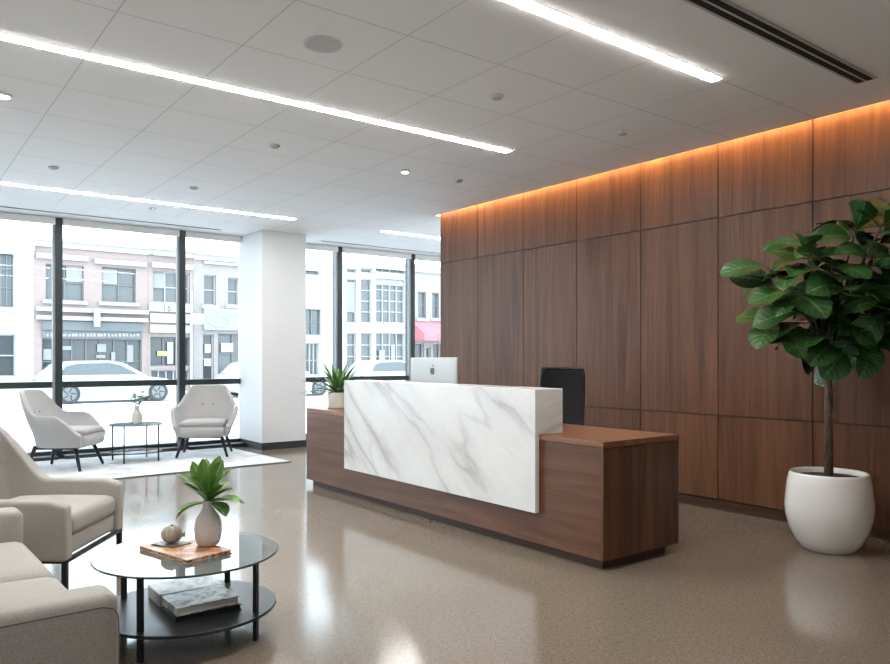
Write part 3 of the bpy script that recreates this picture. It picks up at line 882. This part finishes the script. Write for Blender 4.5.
def brickm(name, c1, c2, mo):
    m = mat(name, c1, .9); N, L, b = nt(m)
    t = N.new('ShaderNodeTexBrick'); t.inputs['Color1'].default_value = (*c1, 1); t.inputs['Color2'].default_value = (*c2, 1); t.inputs['Mortar'].default_value = (*mo, 1)
    t.inputs['Scale'].default_value = 1; t.inputs['Mortar Size'].default_value = .012; t.inputs['Brick Width'].default_value = .24; t.inputs['Row Height'].default_value = .085
    v = coords(N, L, (1, 1, 1), rot=(R(90), 0, 0)); L.new(v, t.inputs['Vector'])
    L.new(t.outputs['Color'], b.inputs['Base Color']); return m
S['brick'] = brickm('pink_brick', (.275, .200, .178), (.245, .178, .16), (.235, .21, .20))
S['brick2'] = brickm('pale_brick', (.25, .212, .20), (.225, .19, .18), (.26, .25, .24))
GZ = -.10
struct(lk('sidewalk', bxm(-30, 45, YW + .08, 16.5, GZ - .3, GZ), S['walk']))
struct(lk('road', bxm(-30, 45, 16.5, 29.0, GZ - .3, GZ - .10), S['road']))
struct(lk('sidewalk_far', bxm(-30, 45, 29.0, 47, GZ - .3, GZ), S['walk']))
struct(lk('curb', bxm(-30, 45, 16.5, 16.65, GZ - .0999, GZ + .001), S['frame']))
bm = bmesh.new()
for yy in (22.2, 22.45): box(bm, -30, 45, yy, yy + .12, GZ - .099, GZ - .095)
struct(lk('road_marking', bm, S['walk']))

FY = 32.0
def pt(px, py, Y=FY):
    r = (px - 445) / 745; a = .7946 * r + .6072; b_ = -.6077 * r + .7942; f = Y / b_
    return a * f, 1.3 - (py - 358) * f / 745
def rect(px0, py0, px1, py1, Y=FY):
    x0, x1 = pt(px0, 0, Y)[0], pt(px1, 0, Y)[0]
    xm = (px0 + px1) / 2
    return (x0, x1, pt(xm, py1, Y)[1], pt(xm, py0, Y)[1])
def facade(name, px0, px1, top, holes, m, label, lip=.35):
    """holes: (px0,py0,px1,py1, mullions, rails, pane material)"""
    x0, x1 = pt(px0, 0)[0], pt(px1, 0)[0]; zt = pt((px0 + px1) / 2, top)[1]
    e = empty(name, ((x0 + x1) / 2, FY, GZ)); ox = (x0 + x1) / 2
    tag(e, label, 'building')
    rs = [rect(*h[:4]) for h in holes]
    xs = sorted({x0, x1} | {v for r in rs for v in r[:2] if x0 < v < x1}); zs_ = sorted({GZ, zt} | {max(v, GZ) for r in rs for v in r[2:] if v < zt})
    bm = bmesh.new()
    for a_, b_ in zip(xs, xs[1:]):
        for c_, d_ in zip(zs_, zs_[1:]):
            mxx, mzz = (a_ + b_) / 2, (c_ + d_) / 2
            if any(r[0] < mxx < r[1] and r[2] < mzz < r[3] for r in rs): continue
            box(bm, a_ - ox, b_ - ox, 0, .35, c_ - GZ, d_ - GZ)
    box(bm, x0 - ox, x1 - ox, .36, 9, 0, zt - GZ)
    lk('wall', bm, m, parent=e)
    bm = bmesh.new(); box(bm, x0 - ox, x1 - ox, -.18, .1, zt - GZ, zt - GZ + .16); box(bm, x0 - ox, x1 - ox, -.10, -.001, zt - GZ - .22, zt - GZ - .001)
    lk('cornice', bm, S['stone'] if m is not S['white'] else S['white'], parent=e)
    for h, r in zip(holes, rs):
        z0 = max(r[2], GZ + .05)
        w = lk('window', bxm(r[0] - ox, r[1] - ox, .20, .23, z0 - GZ, r[3] - GZ), h[6] if len(h) > 6 else S['pane'], parent=e)
        bm = bmesh.new(); t = .05
        xa, xb, za, zb = r[0] - ox, r[1] - ox, z0 - GZ, r[3] - GZ
        for k in range(h[4] + 2):
            xx = xa + (xb - xa - t) * k / (h[4] + 1); box(bm, xx, xx + t, .12, .199, za, zb)
        for k in range(h[5] + 2):
            zz = za + (zb - za - t) * k / (h[5] + 1); box(bm, xa, xb, .13, .198, zz, zz + t)
        lk('window_frame', bm, S['frame'] if (len(h) > 7 and h[7]) else S['stone'], parent=w)
        if z0 > 1.5: lk('window_sill', bxm(xa - .12, xb + .12, -.10, -.0005, za - .16, za - .02), S['stone'], parent=w)
    return e, ox
def band(e, ox, r, y0, y1, m, name, label=None):
    x0, x1, z0, z1 = rect(*r)
    o = lk(name, bxm(x0 - ox, x1 - ox, y0, y1, z0 - GZ, z1 - GZ), m, parent=e)
    if label: o['label'] = label
    return o
# white building at the far left
e, ox = facade('building', -230, 34, 240, [(-12, 249, 14, 307, 3, 2, S['pane2'], 1), (-80, 249, -40, 307, 3, 2, S['pane2'], 1), (-30, 334, 16, 377, 1, 1, S['pane'], 0), (-130, 334, -50, 377, 2, 1)],
               S['white'], 'white rendered building at the left edge of the street')
# pink brick building with grey shopfront
e, ox = facade('building', 34.2, 148, 245, [(46, 265, 84, 300, 1, 1, S['pane2'], 1), (102, 268, 136, 302, 1, 1, S['pane2'], 1), (42, 339, 142, 384, 6, 1, S['pane'], 1)],
               S['brick'], 'pink brick building with a long grey shopfront behind the white car')
band(e, ox, (36, 255, 88, 260), -.16, -.001, S['stone'], 'stone_band'); band(e, ox, (94, 261, 146, 265.5), -.16, -.001, S['stone'], 'stone_band')
band(e, ox, (36, 309, 147, 313), -.30, -.001, S['stone'], 'stone_band'); band(e, ox, (36, 317, 147, 321), -.22, -.001, S['stone'], 'stone_band')
band(e, ox, (92, 309, 98, 327), -.42, -.301, S['stone'], 'bracket')
band(e, ox, (42, 322, 142, 331), -.12, -.001, S['teal'], 'fascia'); sg = band(e, ox, (42, 331.5, 142, 338), -.06, -.001, S['frame'], 'sign_band')
bm = bmesh.new(); random.seed(9)
for k in range(26):
    px = 46 + k * 3.6 + random.random(); x0, x1, z0, z1 = rect(px, 333.5 + random.random(), px + 1.6 + random.random(), 336.5)
    lk('sign_letter', bxm(x0 - ox, x1 - ox, -.075, -.061, z0 - GZ, z1 - GZ), S['stone'], parent=sg)
bm = bmesh.new()
for a_, b_, c_, d_ in ((44, 349, 52, 360), (60, 346, 72, 350), (98, 344, 107, 352), (97, 355, 106, 358), (128, 345, 134, 362), (112, 352, 116, 368)):
    x0, x1, z0, z1 = rect(a_, b_, c_, d_); lk('window_poster', bxm(x0 - ox, x1 - ox, .10, .119, z0 - GZ, z1 - GZ), S['blind'], parent=e)
bm = bmesh.new()
for a_, b_, c_, d_ in ((67, 266, 83, 282), (103, 269, 118, 284)):
    x0, x1, z0, z1 = rect(a_, b_, c_, d_); lk('window_blind', bxm(x0 - ox, x1 - ox, .10, .119, z0 - GZ, z1 - GZ), S['blind'], parent=e)
# narrow brick building with cream fascia
e, ox = facade('building', 148.2, 193, 251, [(153, 272, 190, 303, 2, 1, S['pane2'], 0), (150.5, 337, 190, 366, 2, 0, S['pane'], 1), (151, 370, 190, 384, 4, 0, S['pane2'], 0)],
               S['brick'], 'narrow brick building with a cream fascia and pale bay window')
band(e, ox, (152, 254, 192, 257), -.2, -.001, S['stone'], 'stone_band'); band(e, ox, (151, 264, 192, 269), -.2, -.001, S['stone'], 'stone_band')
band(e, ox, (149, 304, 192, 312), -.12, -.001, S['white'], 'number_board'); band(e, ox, (149.5, 314, 192, 323), -.1, -.001, S['stone'], 'fascia'); band(e, ox, (149.5, 325, 191, 333), -.14, -.001, S['cream'], 'fascia')
x0, x1, z0, z1 = rect(158, 351, 168, 356); lk('yellow_sign', bxm(x0 - ox, x1 - ox, .08, .119, z0 - GZ, z1 - GZ), S['yellow'], parent=e)
x0, x1, z0, z1 = rect(153.5, 273, 165, 288); lk('window_blind', bxm(x0 - ox, x1 - ox, .09, .119, z0 - GZ, z1 - GZ), S['blind'], parent=e)
x0, x1, z0, z1 = rect(168, 342, 174, 364); lk('window_poster', bxm(x0 - ox, x1 - ox, .09, .119, z0 - GZ, z1 - GZ), S['stone'], parent=e)
x0, x1, z0, z1 = rect(184, 315, 203, 325); lk('hanging_sign', bxm(x0 - ox, x1 - ox - .3, -1.0, -.85, z0 - GZ, z1 - GZ), S['white'], parent=e)
x0, x1, z0, z1 = rect(191, 290, 193, 380); bm = bmesh.new(); tube(bm, [(x1 - ox - .1, -.1, 0), (x1 - ox - .1, -.1, z1 - GZ)], .05, 8); lk('drainpipe', bm, S['white'], parent=e)
cu = bpy.data.curves.new('num', 'FONT'); cu.body = '16'; cu.size = .42; cu.extrude = .01
to = bpy.data.objects.new('num', cu); C.objects.link(to); bpy.context.view_layer.update()
me = bpy.data.meshes.new_from_object(to); bpy.data.objects.remove(to)
me.materials.clear(); me.materials.append(S['frame'])
o = bpy.data.objects.new('house_number', me); C.objects.link(o); o.parent = e
xx, zz = pt(161, 311); o.location = (xx - ox, -.135, zz - GZ); o.rotation_euler = (R(90), 0, 0)
# pale brick building with green sign
e, ox = facade('building', 193.2, 303, 259, [(204, 275, 216, 305, 0, 1, S['pane2'], 0), (228, 278, 239, 305, 0, 1, S['pane2'], 0), (252, 280, 264, 306, 0, 1, S['pane2'], 0), (276, 282, 288, 306, 0, 1, S['pane2'], 0),
                (203, 334, 214, 384, 0, 1, S['pane'], 0), (218, 334, 262, 374, 2, 1, S['pane2'], 1), (266, 334, 300, 374, 2, 1, S['pane2'], 1)],
               S['brick2'], 'pale brick building with a faded green sign left of the column')
sg = band(e, ox, (203, 310, 300, 331), -.15, -.001, S['green'], 'shop_sign', 'pale green shop sign')
bm = bmesh.new(); xx, zz = pt(222, 319)
tube(bm, [(xx - ox + .75 * math.cos(a * PI / 16), -.17, zz - GZ + .34 * math.sin(a * PI / 16)) for a in range(-14, 17)], .022, 6)
tube(bm, [(xx - ox + .2, -.17, zz - GZ + .25), (xx - ox - .05, -.17, zz - GZ + .1), (xx - ox + .25, -.17, zz - GZ - .05), (xx - ox, -.17, zz - GZ - .2)], .022, 6)
lk('sign_motif', bm, S['white'], parent=sg)
band(e, ox, (203, 265, 300, 267.5), -.15, -.001, S['stone'], 'stone_band')
for a_ in (206, 206):
    pass
bm = bmesh.new()
for a_, b_, c_, d_ in ((205.5, 344, 211.5, 353), (205, 359, 212, 366), (222, 343, 234, 352)):
    x0, x1, z0, z1 = rect(a_, b_, c_, d_); lk('window_poster', bxm(x0 - ox, x1 - ox, .09, .119, z0 - GZ, z1 - GZ), S['white'], parent=e)
# white building right of the column
e, ox = facade('building', 303.2, 340, 267, [(304, 309, 321, 335, 1, 1, S['pane2'], 1), (304, 268.5, 319, 275, 0, 0, S['pane2'], 0), (306, 343, 319, 378, 2, 1, S['pane2'], 0)],
               S['white'], 'plain white building seen just right of the column')
# white modern building
hs = []
for a_, b_ in ((347, 356.5), (361, 372), (376, 405)):
    k = 0 if b_ - a_ < 15 else 3
    hs += [(a_, 268.5, b_, 273, k, 0, S['pane2'], 0), (a_, 279, b_, 323, k, 3, S['pane2'], 0), (a_, 333, b_, 380, k, 3, S['pane2'], 0)]
e, ox = facade('building', 340.2, 409, 264, hs, S['white'], 'white two-storey building with tall gridded windows')
bm = bmesh.new()
for a_, b_, c_, d_ in ((348, 282, 356, 312), (377, 280, 404, 285.5), (380, 350, 386, 366), (392, 345, 396, 372)):
    x0, x1, z0, z1 = rect(a_, b_, c_, d_); lk('window_blind', bxm(x0 - ox, x1 - ox, .09, .119, z0 - GZ, z1 - GZ), S['blind'], parent=e)
# brick building with red awning
e, ox = facade('building', 409.2, 560, 274, [(418, 292, 426, 318, 0, 1, S['pane2'], 1), (432, 293, 439, 318, 0, 1, S['pane2'], 1), (446, 294, 454, 318, 0, 1, S['pane2'], 1),
                (415, 343, 424, 378, 0, 1, S['pane'], 0), (426, 347, 431, 378, 0, 1, S['pane2'], 0), (433, 343, 441, 378, 0, 1, S['pane'], 0)],
               S['brick2'], 'pale brick building with a red awning at the right')
x0, x1, z0, z1 = rect(412, 322, 446, 341)
bm = bmesh.new(); pr = [(-.001, z1 - GZ), (-1.1, z0 - GZ + .35), (-1.1, z0 - GZ), (-.001, z0 - GZ)]
A = [bm.verts.new((x0 - ox, y, z)) for y, z in pr]; B = [bm.verts.new((x1 - ox, y, z)) for y, z in pr]
bm.faces.new(A); bm.faces.new(B[::-1])
for i in range(4): bm.faces.new((A[i], A[(i + 1) % 4], B[(i + 1) % 4], B[i]))
aw = lk('awning', bm, S['red'], parent=e)
x0, x1, z0, z1 = rect(427, 336, 440, 344); lk('sign_board', bxm(x0 - ox, x1 - ox, -1.25, -1.11, z0 - GZ, z1 - GZ), S['white'], parent=aw)
bm = bmesh.new(); tube(bm, [(x0 - ox - 1.0, -.15, 0), (x0 - ox - 1.0, -.15, pt(413, 276)[1] - GZ)], .06, 8); lk('drainpipe', bm, S['frame'], parent=e)

# cars
def car(loc, rz, label, flip=1, L_=4.35):
    e = empty('car', loc, rz); tag(e, label, 'car')
    k = L_ / 4.35
    low = [(-2.15, .30), (-2.17, .62), (-2.08, .88), (-1.75, .93), (-.6, .93), (.75, .90), (1.55, .80), (2.02, .68), (2.15, .50), (2.12, .27), (1.9, .20), (-1.9, .20)]
    bm = bmesh.new()
    def ex(bm, pts, w0, w1=None, z0=0, z1=1):
        rows = []
        for s in (-1, 1):
            rows.append([bm.verts.new((x * k * flip, s * (w0 + ((w1 or w0) - w0) * (z - z0) / (z1 - z0)), z)) for x, z in pts])
        bm.faces.new(rows[0]); bm.faces.new(rows[1][::-1])
        for i in range(len(pts)): j = (i + 1) % len(pts); bm.faces.new((rows[0][i], rows[0][j], rows[1][j], rows[1][i]))
    ex(bm, low, .88); lk('body', bm, S['carw'], parent=e, bevel=.06, seg=3, smooth=True)
    cab = [(-2.0, .90), (-1.62, 1.30), (-1.2, 1.40), (-.1, 1.41), (.35, 1.33), (1.05, .89)]
    bm = bmesh.new(); ex(bm, cab, .80, .62, .9, 1.4); cb = lk('cabin', bm, S['carw'], parent=e, bevel=.03, seg=2, smooth=True)
    win = [(-1.60, .95), (-1.38, 1.24), (-1.05, 1.32), (-.1, 1.34), (.25, 1.26), (.78, .94)]
    bm = bmesh.new(); ex(bm, win, .81, .665, .9, 1.4); lk('side_window', bm, S['carglass'], parent=cb)
    for wx in (-1.32, 1.38):
        for s in (-1, 1):
            bm = bmesh.new(); tube(bm, [(wx * k * flip, s * .70, .33), (wx * k * flip, s * .895, .33)], .33, 28); w = lk('wheel', bm, S['tyre'], parent=e)
            bm = bmesh.new(); tube(bm, [(wx * k * flip, s * .896, .33), (wx * k * flip, s * .905, .33)], .22, 20); lk('hub', bm, mat('hub', (.16, .16, .16), .4, .5), parent=w)
            bm = bmesh.new()
            for q in range(5):
                a_ = q * 2 * PI / 5; cx_ = wx * k * flip
                tube(bm, [(cx_ + .05 * math.cos(a_ + .6), s * .908, .33 + .05 * math.sin(a_ + .6)), (cx_ + .20 * math.cos(a_), s * .908, .33 + .20 * math.sin(a_))], .018, 5)
            lk('spokes', bm, S['tyre'], parent=w)
    return e
RZ = GZ - .10
car((6.35, 27.4, RZ), 0, 'white sport utility car parked across the street behind the left windows', L_=4.5)
car((12.6, 27.4, RZ), 0, 'white car half hidden behind the white column', L_=4.4)
car((18.0, 27.2, RZ), 0, 'pale car across the street seen over the marble counter', L_=4.4)
# street lamp
e = empty('street_lamp', (14.05, 29.6, GZ)); tag(e, 'grey street lamp post right of the column on the far pavement', 'street lamp')
bm = bmesh.new(); tube(bm, [(0, 0, 0), (0, 0, .5), (0, 0, 3.9)], [.10, .075, .06], 10); lk('pole', bm, S['frame'], parent=e)
bm = bmesh.new(); tube(bm, [(0, 0, 3.88), (0, -.3, 4.02), (0, -.8, 4.02)], .04, 8); lk('arm', bm, S['frame'], parent=e)

# ------------------------------------------------------------------ light
w = bpy.data.worlds.new('sky'); bpy.context.scene.world = w; w.use_nodes = True
N, L = w.node_tree.nodes, w.node_tree.links; bg = N['Background']
tc = N.new('ShaderNodeTexCoord'); sp_ = N.new('ShaderNodeSeparateXYZ'); L.new(tc.outputs['Generated'], sp_.inputs[0])
c = ramp(N, L, sp_.outputs[2], [(0, (.86, .94, 1.0)), (.6, (.72, .85, 1.0))])
L.new(c, bg.inputs['Color']); bg.inputs['Strength'].default_value = 3.6
def portal(x0, x1):
    l = bpy.data.lights.new('portal', 'AREA'); l.shape = 'RECTANGLE'; l.size = x1 - x0; l.size_y = ZC - .1
    l.cycles.is_portal = True
    o = bpy.data.objects.new('window_daylight', l); C.objects.link(o); o.location = ((x0 + x1) / 2, YW + .15, ZC / 2); o.rotation_euler = (R(-90), 0, 0)
portal(-5.9, 4.3); portal(5.05, 8.9)

cam_d = bpy.data.cameras.new('cam'); co = bpy.data.objects.new('camera', cam_d); C.objects.link(co)
co.location = (0, 0, 1.3); co.rotation_euler = (R(90), 0, -math.atan2(.6072, .7942))
cam_d.sensor_width = 36; cam_d.lens = 745 / 890 * 36; cam_d.shift_y = 26 / 890
cam_d.clip_end = 300
sc = bpy.context.scene; sc.camera = co
sc.view_settings.view_transform = 'Standard'; sc.view_settings.look = 'None'
sc.view_settings.exposure = 1.0; sc.view_settings.gamma = 1; sc.view_settings.use_curve_mapping = False
